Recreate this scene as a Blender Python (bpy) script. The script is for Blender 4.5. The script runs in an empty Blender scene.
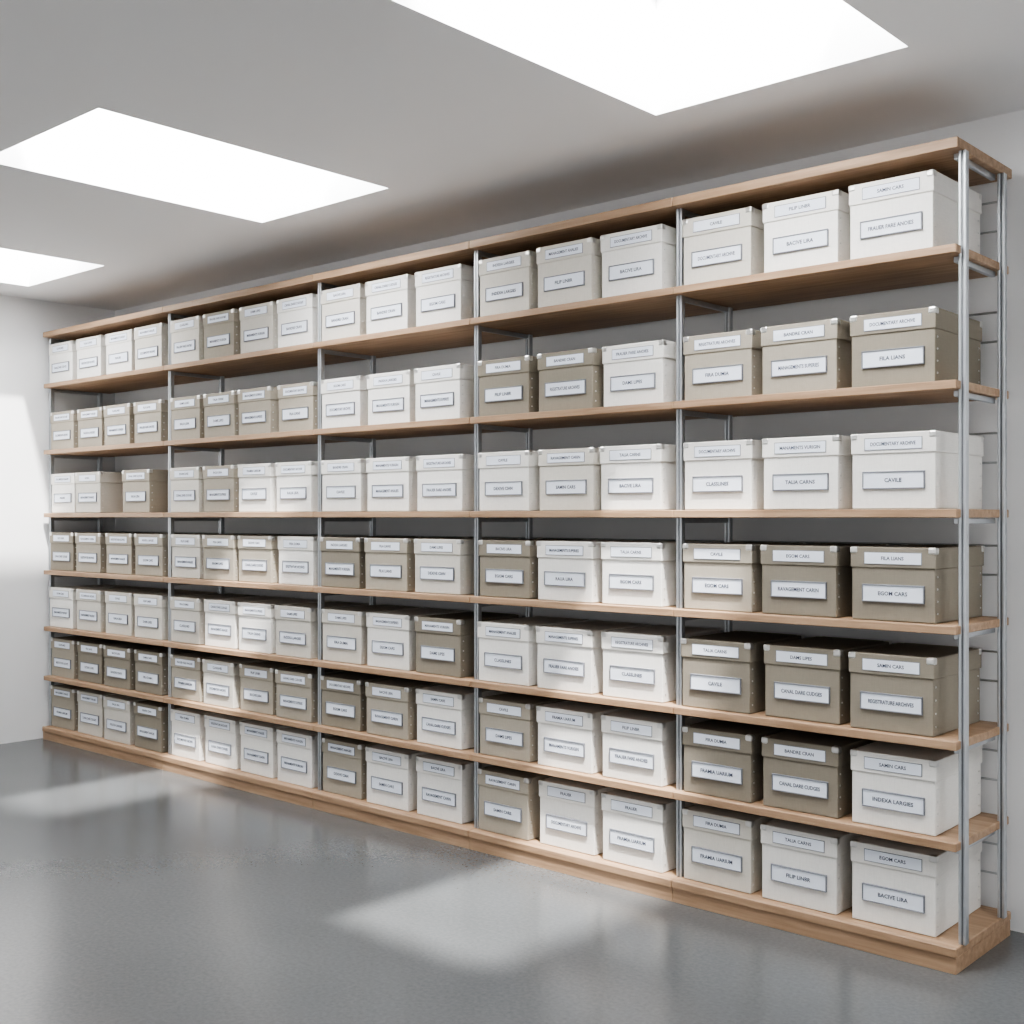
import bpy, bmesh, math, random
from mathutils import Vector, Matrix
random.seed(7)
scene=bpy.context.scene
C=scene.collection

# ---------------------------------------------------------------- materials
def new_mat(name):
    m=bpy.data.materials.new(name); m.use_nodes=True
    nt=m.node_tree; b=nt.nodes['Principled BSDF']
    return m,nt,b
def N(nt,t,**kw):
    n=nt.nodes.new(t)
    for k,v in kw.items(): setattr(n,k,v)
    return n
def ramp(nt,stops):
    r=N(nt,'ShaderNodeValToRGB')
    e=r.color_ramp.elements
    while len(e)<len(stops): e.new(0.5)
    for i,(p,c) in enumerate(stops):
        e[i].position=p; e[i].color=(*c,1)
    return r
def noise(nt,vec,scale,detail=4,rough=.55):
    n=N(nt,'ShaderNodeTexNoise'); n.inputs['Scale'].default_value=scale
    n.inputs['Detail'].default_value=detail; n.inputs['Roughness'].default_value=rough
    nt.links.new(vec,n.inputs['Vector']); return n
def bump(nt,b,h,strength,dist):
    bp=N(nt,'ShaderNodeBump'); bp.inputs['Strength'].default_value=strength; bp.inputs['Distance'].default_value=dist
    nt.links.new(h,bp.inputs['Height']); nt.links.new(bp.outputs['Normal'],b.inputs['Normal'])

def plaster(name,c1,c2,rough=.85):
    m,nt,b=new_mat(name)
    tc=N(nt,'ShaderNodeTexCoord')
    n=noise(nt,tc.outputs['Object'],1.3,5)
    r=ramp(nt,[(.3,c1),(.7,c2)])
    nt.links.new(n.outputs['Fac'],r.inputs['Fac']); nt.links.new(r.outputs['Color'],b.inputs['Base Color'])
    n2=noise(nt,tc.outputs['Object'],180,3)
    bump(nt,b,n2.outputs['Fac'],.08,.002)
    b.inputs['Roughness'].default_value=rough
    b.inputs['Specular IOR Level'].default_value=.25
    return m
M_wall=plaster('white_plaster',(.81,.81,.81),(.83,.83,.83))
M_ceil=plaster('ceiling_paint',(.86,.86,.86),(.87,.87,.87))

def concrete():
    m,nt,b=new_mat('polished_concrete')
    tc=N(nt,'ShaderNodeTexCoord')
    n1=noise(nt,tc.outputs['Object'],.7,2,.5)
    n2=noise(nt,tc.outputs['Object'],70,4,.6)
    mx=N(nt,'ShaderNodeMath',operation='MULTIPLY_ADD'); mx.inputs[1].default_value=.8
    nt.links.new(n2.outputs['Fac'],mx.inputs[0]); nt.links.new(n1.outputs['Fac'],mx.inputs[2])
    r=ramp(nt,[(.45,(.072,.076,.079)),(1.0,(.122,.127,.130))])
    sc=N(nt,'ShaderNodeMath',operation='MULTIPLY'); sc.inputs[1].default_value=.8
    nt.links.new(mx.outputs[0],sc.inputs[0])
    nt.links.new(sc.outputs[0],r.inputs['Fac']); nt.links.new(r.outputs['Color'],b.inputs['Base Color'])
    b.inputs['Roughness'].default_value=.22
    b.inputs['Specular IOR Level'].default_value=.6
    return m
M_floor=concrete()

def wood():
    m,nt,b=new_mat('oak_wood')
    tc=N(nt,'ShaderNodeTexCoord')
    mp=N(nt,'ShaderNodeMapping'); mp.inputs['Scale'].default_value=(1.2,22,22)
    nt.links.new(tc.outputs['Object'],mp.inputs['Vector'])
    n=noise(nt,mp.outputs['Vector'],2.2,7,.62)
    r=ramp(nt,[(.30,(.27,.168,.098)),(.50,(.37,.238,.145)),(.72,(.46,.310,.198))])
    nt.links.new(n.outputs['Fac'],r.inputs['Fac']); nt.links.new(r.outputs['Color'],b.inputs['Base Color'])
    bump(nt,b,n.outputs['Fac'],.12,.002)
    b.inputs['Roughness'].default_value=.5
    return m
M_wood=wood()

def metal(name,col,rough,met=1.0):
    m,nt,b=new_mat(name)
    tc=N(nt,'ShaderNodeTexCoord')
    n=noise(nt,tc.outputs['Object'],40,3)
    r=ramp(nt,[(.3,tuple(c*.92 for c in col)),(.7,col)])
    nt.links.new(n.outputs['Fac'],r.inputs['Fac']); nt.links.new(r.outputs['Color'],b.inputs['Base Color'])
    b.inputs['Metallic'].default_value=met; b.inputs['Roughness'].default_value=rough
    return m
M_metal=metal('galvanised_steel',(.56,.58,.60),.36,.9)
M_slot=metal('dark_steel_slot',(.22,.23,.24),.5,.7)
M_corner=metal('nickel_corner',(.72,.71,.68),.3,.8)
M_frame=metal('label_holder_grey',(.22,.23,.26),.45,.4)

def cloth(name,col):
    m,nt,b=new_mat(name)
    tc=N(nt,'ShaderNodeTexCoord'); oi=N(nt,'ShaderNodeObjectInfo')
    mp=N(nt,'ShaderNodeMapping'); mp.inputs['Scale'].default_value=(30,30,340)
    nt.links.new(tc.outputs['Object'],mp.inputs['Vector'])
    n=noise(nt,mp.outputs['Vector'],1.0,3)
    mp2=N(nt,'ShaderNodeMapping'); mp2.inputs['Scale'].default_value=(340,340,30)
    nt.links.new(tc.outputs['Object'],mp2.inputs['Vector'])
    n2=noise(nt,mp2.outputs['Vector'],1.0,3)
    ad=N(nt,'ShaderNodeMath',operation='ADD')
    nt.links.new(n.outputs['Fac'],ad.inputs[0]); nt.links.new(n2.outputs['Fac'],ad.inputs[1])
    r=ramp(nt,[(.35,tuple(c*.94 for c in col)),(.65,tuple(min(1,c*1.04) for c in col))])
    hf=N(nt,'ShaderNodeMath',operation='MULTIPLY'); hf.inputs[1].default_value=.5
    nt.links.new(ad.outputs[0],hf.inputs[0]); nt.links.new(hf.outputs[0],r.inputs['Fac'])
    hs=N(nt,'ShaderNodeHueSaturation')
    mr=N(nt,'ShaderNodeMapRange'); mr.inputs['To Min'].default_value=.92; mr.inputs['To Max'].default_value=1.05
    nt.links.new(oi.outputs['Random'],mr.inputs['Value']); nt.links.new(mr.outputs['Result'],hs.inputs['Value'])
    nt.links.new(r.outputs['Color'],hs.inputs['Color']); nt.links.new(hs.outputs['Color'],b.inputs['Base Color'])
    bump(nt,b,ad.outputs[0],.10,.001)
    b.inputs['Roughness'].default_value=.8; b.inputs['Specular IOR Level'].default_value=.25
    return m
CL={'W':cloth('white_linen_board',(.79,.77,.73)),
    'C':cloth('cream_linen_board',(.60,.57,.51)),
    'G':cloth('greige_linen_board',(.370,.333,.273)),
    'D':cloth('taupe_linen_board',(.255,.226,.180))}
M_paper=plaster('label_paper',(.76,.80,.88),(.80,.84,.91),.6)
M_ink=plaster('label_ink',(.04,.05,.08),(.05,.06,.10),.6)

# ---------------------------------------------------------------- mesh helpers
def add_box(bm,x0,x1,y0,y1,z0,z1,mat=0,bev=0,seg=1):
    mtx=Matrix.Translation(((x0+x1)/2,(y0+y1)/2,(z0+z1)/2))@Matrix.Diagonal((x1-x0,y1-y0,z1-z0,1))
    r=bmesh.ops.create_cube(bm,size=1,matrix=mtx)
    vs=r['verts']; fs=set(f for v in vs for f in v.link_faces)
    for f in fs: f.material_index=mat
    if bev>0:
        es=list(set(e for v in vs for e in v.link_edges))
        rb=bmesh.ops.bevel(bm,geom=es,offset=bev,segments=seg,affect='EDGES',profile=.5,material=-1)
        for f in rb['faces']: f.material_index=mat
def add_cyl(bm,c,axis,r,l,mat=0,seg=10):
    rot={'x':Matrix.Rotation(math.pi/2,4,'Y'),'y':Matrix.Rotation(math.pi/2,4,'X'),'z':Matrix.Identity(4)}[axis]
    rr=bmesh.ops.create_cone(bm,cap_ends=True,segments=seg,radius1=r,radius2=r,depth=l,matrix=Matrix.Translation(c)@rot)
    for v in rr['verts']:
        for f in v.link_faces: f.material_index=mat
def finish(bm,name,mats,parent=None):
    me=bpy.data.meshes.new(name); bm.to_mesh(me); bm.free()
    for m in mats: me.materials.append(m)
    o=bpy.data.objects.new(name,me); C.objects.link(o)
    if parent: o.parent=parent
    return o
def empty(name,loc=(0,0,0)):
    e=bpy.data.objects.new(name,None); e.location=loc; C.objects.link(e); e.empty_display_size=.2
    return e

# ---------------------------------------------------------------- room
XL,XR=-7.345,4.6; YB,YF=4.19,-3.2; H=2.81; SH=.5
bm=bmesh.new(); add_box(bm,XL-.2,XR,YF,YB+.2,-.1,0); finish(bm,'floor',[M_floor])
bm=bmesh.new(); add_box(bm,XL-.2,XR,YB,YB+.2,0,H); finish(bm,'wall_back',[M_wall])
bm=bmesh.new(); add_box(bm,XL-.2,XL,YF,YB,0,H); finish(bm,'wall_left',[M_wall])
sky=[(-6.96,-6.07),(-4.63,-3.745),(-2.377,-1.474),(-.10,.80)]
sun_curb=[.05,.5,.5,.05]
SY0,SY1=2.075,3.40
xs=sorted([XL-.2,XR]+[v for s in sky for v in s]); ys=[YF,SY0,SY1,YB+.2]
bm=bmesh.new()
grid={}
for zi,z in enumerate((H,H+SH)):
    for i,x in enumerate(xs):
        for j,y in enumerate(ys): grid[i,j,zi]=bm.verts.new((x,y,z))
def hole(i,j):
    if j!=1: return False
    return any(abs(xs[i]-s[0])<1e-6 for s in sky)
nx,ny=len(xs)-1,len(ys)-1
for i in range(nx):
    for j in range(ny):
        if hole(i,j): continue
        g=grid
        bm.faces.new((g[i,j,0],g[i,j+1,0],g[i+1,j+1,0],g[i+1,j,0]))
        bm.faces.new((g[i,j,1],g[i+1,j,1],g[i+1,j+1,1],g[i,j+1,1]))
        for (di,dj,a,b_) in ((-1,0,(i,j),(i,j+1)),(1,0,(i+1,j),(i+1,j+1)),(0,-1,(i,j),(i+1,j)),(0,1,(i,j+1),(i+1,j+1))):
            ii,jj=i+di,j+dj
            if ii<0 or jj<0 or ii>=nx or jj>=ny or hole(ii,jj):
                bm.faces.new((g[a[0],a[1],0],g[b_[0],b_[1],0],g[b_[0],b_[1],1],g[a[0],a[1],1]))
bmesh.ops.recalc_face_normals(bm,faces=bm.faces)
for k,(a,b_) in enumerate(sky):                    # added curbs above the slab, heights set to shape the sun patches
    t=.06; z0,z1=H+SH,H+SH+sun_curb[k]
    add_box(bm,a-t,b_+t,SY0-t,SY0,z0,z1,0); add_box(bm,a-t,b_+t,SY1,SY1+t,z0,z1,0)
    add_box(bm,a-t,a,SY0,SY1,z0,z1,0); add_box(bm,b_,b_+t,SY0,SY1,z0,z1,0)
finish(bm,'ceiling',[M_ceil])
for k,(a,b_) in enumerate(sky):                    # slim white window frames lining the shafts
    bm=bmesh.new(); t=.012; z0,z1=H+.40,H+.47
    add_box(bm,a,b_,SY0,SY0+t,z0,z1,0,.002); add_box(bm,a,b_,SY1-t,SY1,z0,z1,0,.002)
    add_box(bm,a,a+t,SY0+t,SY1-t,z0,z1,0,.002); add_box(bm,b_-t,b_,SY0+t,SY1-t,z0,z1,0,.002)
    finish(bm,'window_%d'%(k+1),[M_ceil])

# ---------------------------------------------------------------- shelving unit
D=3.67; BK=4.13
bounds=[-7.31,-5.915,-4.588,-3.530,-2.490,-1.445]   # left..right
shelf_z=[2.270,1.847,1.445,1.080,.720,.405]
BT=.027; TOPZ=2.60; BASEZ=.082
unit=empty('shelving_unit',(-4.4,3.9,0))
def par(o): 
    o.parent=unit; o.matrix_parent_inverse=Matrix.Translation((-4.4,3.9,0)).inverted(); return o
for bi in range(5):
    x0,x1=bounds[bi],bounds[bi+1]
    last=bi==4
    bm=bmesh.new()
    add_box(bm,x0+.001,(x1+.015 if last else x1-.001),D-.005,BK+.01,TOPZ-.033,TOPZ,0,.002)
    par(finish(bm,'top_board_%d'%(bi+1),[M_wood]))
    bm=bmesh.new()
    add_box(bm,x0+.001,(x1+.012 if last else x1-.001),D-.01,BK+.01,BASEZ-.03,BASEZ,0,.003)
    add_box(bm,x0+.001,(x1+.010 if last else x1-.001),D-.004,BK+.008,0,BASEZ-.031,0,.001)
    par(finish(bm,'plinth_%d'%(bi+1),[M_wood]))
    for si,z in enumerate(shelf_z):
        bm=bmesh.new()
        add_box(bm,x0+.001,(x1+.008 if last else x1-.001),D,BK,z-BT,z,0,.002)
        par(finish(bm,'shelf_%d_%d'%(bi+1,si+1),[M_wood]))
bm=bmesh.new()
def post(bm,x,y,z0,z1):
    add_box(bm,x-.012,x-.003,y-.013,y+.013,z0,z1,0,.002)
    add_box(bm,x+.003,x+.012,y-.013,y+.013,z0,z1,0,.002)
    add_box(bm,x-.004,x+.004,y-.009,y+.009,z0,z1,1)
for k,x in enumerate(bounds):
    xx=x+.012 if k==5 else (x+.010 if k==0 else x+.001)
    for y in (D+.05,BK-.075):
        post(bm,xx,y,BASEZ,TOPZ-.033)
    for z in [TOPZ-.005]+shelf_z:
        xa=xx-.028 if k==5 else xx
        add_box(bm,xa-.008,xa+.008,D+.06,BK-.08,z-BT-.020,z-BT-.001,0,.002)
par(finish(bm,'posts',[M_metal,M_slot]))
bm=bmesh.new()
zz=[TOPZ]+shelf_z+[BASEZ]
for r in range(7):
    zm=(zz[r]+zz[r+1])/2-.01
    for dz in (-.03,.07) :
        add_cyl(bm,((bounds[0]+bounds[-1])/2,BK-.003,zm+dz),'x',.004,bounds[-1]-bounds[0]-.02,0,8)
par(finish(bm,'back_rails',[M_metal]))

# ---------------------------------------------------------------- text cache
def text_geo(s):
    cu=bpy.data.curves.new('t','FONT'); cu.body=s; cu.align_x='CENTER'; cu.align_y='CENTER'
    cu.resolution_u=2; cu.size=1; cu.offset=.022
    o=bpy.data.objects.new('t',cu); C.objects.link(o)
    dg=bpy.context.evaluated_depsgraph_get(); dg.update()
    me=bpy.data.meshes.new_from_object(o.evaluated_get(dg))
    V=[v.co.copy() for v in me.vertices]; P=[tuple(p.vertices) for p in me.polygons]
    bpy.data.objects.remove(o); bpy.data.curves.remove(cu); bpy.data.meshes.remove(me)
    x0=min(v.x for v in V); x1=max(v.x for v in V); y0=min(v.y for v in V); y1=max(v.y for v in V)
    V=[((v.x-(x0+x1)/2),(v.y-(y0+y1)/2)) for v in V]
    return V,P,x1-x0,y1-y0
short=['FILA LIANS','TALIA CARNS','RAUA LIRA','SAMIN CARS','EGOM CARS','FILIP LINBR','BACIVE LIRA','DAMS LIPES','CAVILE','FRAUER','CLASSLINES','FIRA DUMIA']
longs=['MANAGEMENT ANALIES','REGISTRATURE ARCHIVES','DOCUMENTARY ARCHIVE','MANAMENTS VURIGIN','RAVAGEMENT CARIN','BANDRE CRAN','FRAMIA UARIUM','DEXIVE CIAN','CANAL DARE CUDGES','FRAUER FARE ANOIES','INDEXA LARGIES','MANAGEMENTS SUPERIES']
TG={s:text_geo(s) for s in short+longs}
def put_text(bm,s,cx,y,cz,maxw,capH,mat):
    V,P,w,h=TG[s]; sc=capH/h; sx=min(sc,maxw/w)
    vs=[bm.verts.new((cx+a*sx,y,cz+b*sc)) for a,b in V]
    for p in P:
        try: f=bm.faces.new([vs[i] for i in p]); f.material_index=mat
        except ValueError: pass

# ---------------------------------------------------------------- boxes
boxes=empty('archive_boxes',(-4.4,3.9,0))
INV=Matrix.Translation((-4.4,3.9,0)).inverted()
cnt=0
def make_box(xl,w,z,h,col):
    global cnt; cnt+=1
    d=.405; LH=.068
    bm=bmesh.new(); hw=w/2
    add_box(bm,-hw+.004,hw-.004,.004,d-.004,0,h-.01,0,.003,2)
    add_box(bm,-hw,hw,0,d,h-LH,h,0,.0035,2)
    for sx in (-1,1):
        for yy in (0,1):
            xa=hw-.026 if sx>0 else -hw-.0018; ya=-.0018 if yy==0 else d-.026
            add_box(bm,xa,xa+.0278,ya,ya+.0278,h-.022,h+.0016,1,.006,2)
        for i in range(4):
            add_cyl(bm,(sx*(hw-.0035),.022,.03+i*(h-LH-.055)/3),'x',.0030,.003,1,8)
            add_cyl(bm,(sx*(hw-.0035),d-.025,.03+i*(h-LH-.055)/3),'x',.0030,.003,1,8)
    lw=w*.66; cx=.002; cz=h-LH/2-.002; lh=.036
    f=.0022
    add_box(bm,cx-lw/2-f,cx+lw/2+f,-.0016,.001,cz-lh/2-f,cz+lh/2+f,4)
    add_box(bm,cx-lw/2,cx+lw/2,-.0022,.001,cz-lh/2,cz+lh/2,2)
    put_text(bm,random.choice(short if random.random()<.5 else longs),cx,-.0027,cz,lw*.80,.0120,3)
    lw=w*.70; cz=(h-LH)*.52; lh=.050
    f=.004
    add_box(bm,cx-lw/2,cx+lw/2,-.0005,.005,cz-lh/2,cz+lh/2,2)
    add_box(bm,cx-lw/2-f,cx+lw/2+f,-.003,.005,cz+lh/2,cz+lh/2+f,4,.001)
    add_box(bm,cx-lw/2-f,cx+lw/2+f,-.003,.005,cz-lh/2-f,cz-lh/2,4,.001)
    add_box(bm,cx-lw/2-f,cx-lw/2,-.003,.005,cz-lh/2,cz+lh/2,4,.001)
    add_box(bm,cx+lw/2,cx+lw/2+f,-.003,.005,cz-lh/2,cz+lh/2,4,.001)
    put_text(bm,random.choice(longs if random.random()<.6 else short),cx,-.0012,cz,lw*.76,.0135,3)
    o=finish(bm,'archive_box_%d'%cnt,[CL[col],M_corner,M_paper,M_ink,M_frame])
    o.parent=boxes; o.matrix_parent_inverse=INV
    o.location=(xl+hw,3.70+random.uniform(-.006,.010),z+.0015)
    o.rotation_euler=(0,0,math.radians(random.uniform(-.6,.6)))
rows=[
 ('WWWC','CGCW','CWW','CCW','CWW'),
 ('GGGG','GGGG','WWW','DDW','GGD'),
 ('C*G','CGWW','WWW','WCW','WWW'),
 ('DGGG','CGGW','DGC','DWW','GDD'),
 ('WCCC','CWWC','CWD','WWW','DDD'),
 ('GDDD','GCGG','DGW','GWW','DDW'),
 ('GCCD','WWWW','GWW','GWW','CWW')]
heights=[.250,.238,.248,.240,.250,.240,.258]
surf=shelf_z+[BASEZ]
for r,row in enumerate(rows):
    for bi,cols in enumerate(row):
        x0,x1=bounds[bi],bounds[bi+1]
        a=x0+.020; pitch=.332; w=.290
        if bi==0: a=x0+.022; pitch=.338; w=.295
        if bi==1: a=x0+.018; pitch=.3245; w=.285
        h=heights[r]
        if bi==0 and r==2:
            make_box(a,w,surf[r],h,'W'); make_box(a+pitch,w,surf[r],h,'C'); make_box(a+pitch*2.6,w,surf[r],h,'G')
            continue
        for i,c in enumerate(cols):
            make_box(a+pitch*i+random.uniform(-.004,.004),w,surf[r],h,c)

# ---------------------------------------------------------------- lights
for k,(a,b_) in enumerate(sky):
    L=bpy.data.lights.new('skylight_daylight_%d'%(k+1),'AREA'); L.shape='RECTANGLE'; L.size=b_-a; L.size_y=SY1-SY0
    L.energy=84 if sun_curb[k]>.2 else 50; L.color=(.98,.99,1.0)
    o=bpy.data.objects.new('skylight_daylight_%d'%(k+1),L); o.location=((a+b_)/2,(SY0+SY1)/2,H+SH+sun_curb[k]-.01); C.objects.link(o)
S=bpy.data.lights.new('sunlight','POINT'); S.energy=54000; S.shadow_soft_size=.42; S.color=(1,.98,.95)
o=bpy.data.objects.new('sunlight',S); o.location=(2.765,-.54,H+16); C.objects.link(o)
w=bpy.data.worlds.new('World'); scene.world=w; w.use_nodes=True
bg=w.node_tree.nodes['Background']; bg.inputs['Color'].default_value=(.97,.985,1,1); bg.inputs['Strength'].default_value=.80

# ---------------------------------------------------------------- camera
cam=bpy.data.cameras.new('camera'); cam.lens=1190/1024*36; cam.sensor_width=36; cam.shift_y=5/1024
co=bpy.data.objects.new('camera',cam); co.location=(0,0,1.42); co.rotation_euler=(math.radians(90),0,math.radians(41.85))
C.objects.link(co); scene.camera=co
scene.view_settings.view_transform='AgX'
scene.view_settings.look='AgX - Medium High Contrast'
scene.view_settings.exposure=.46
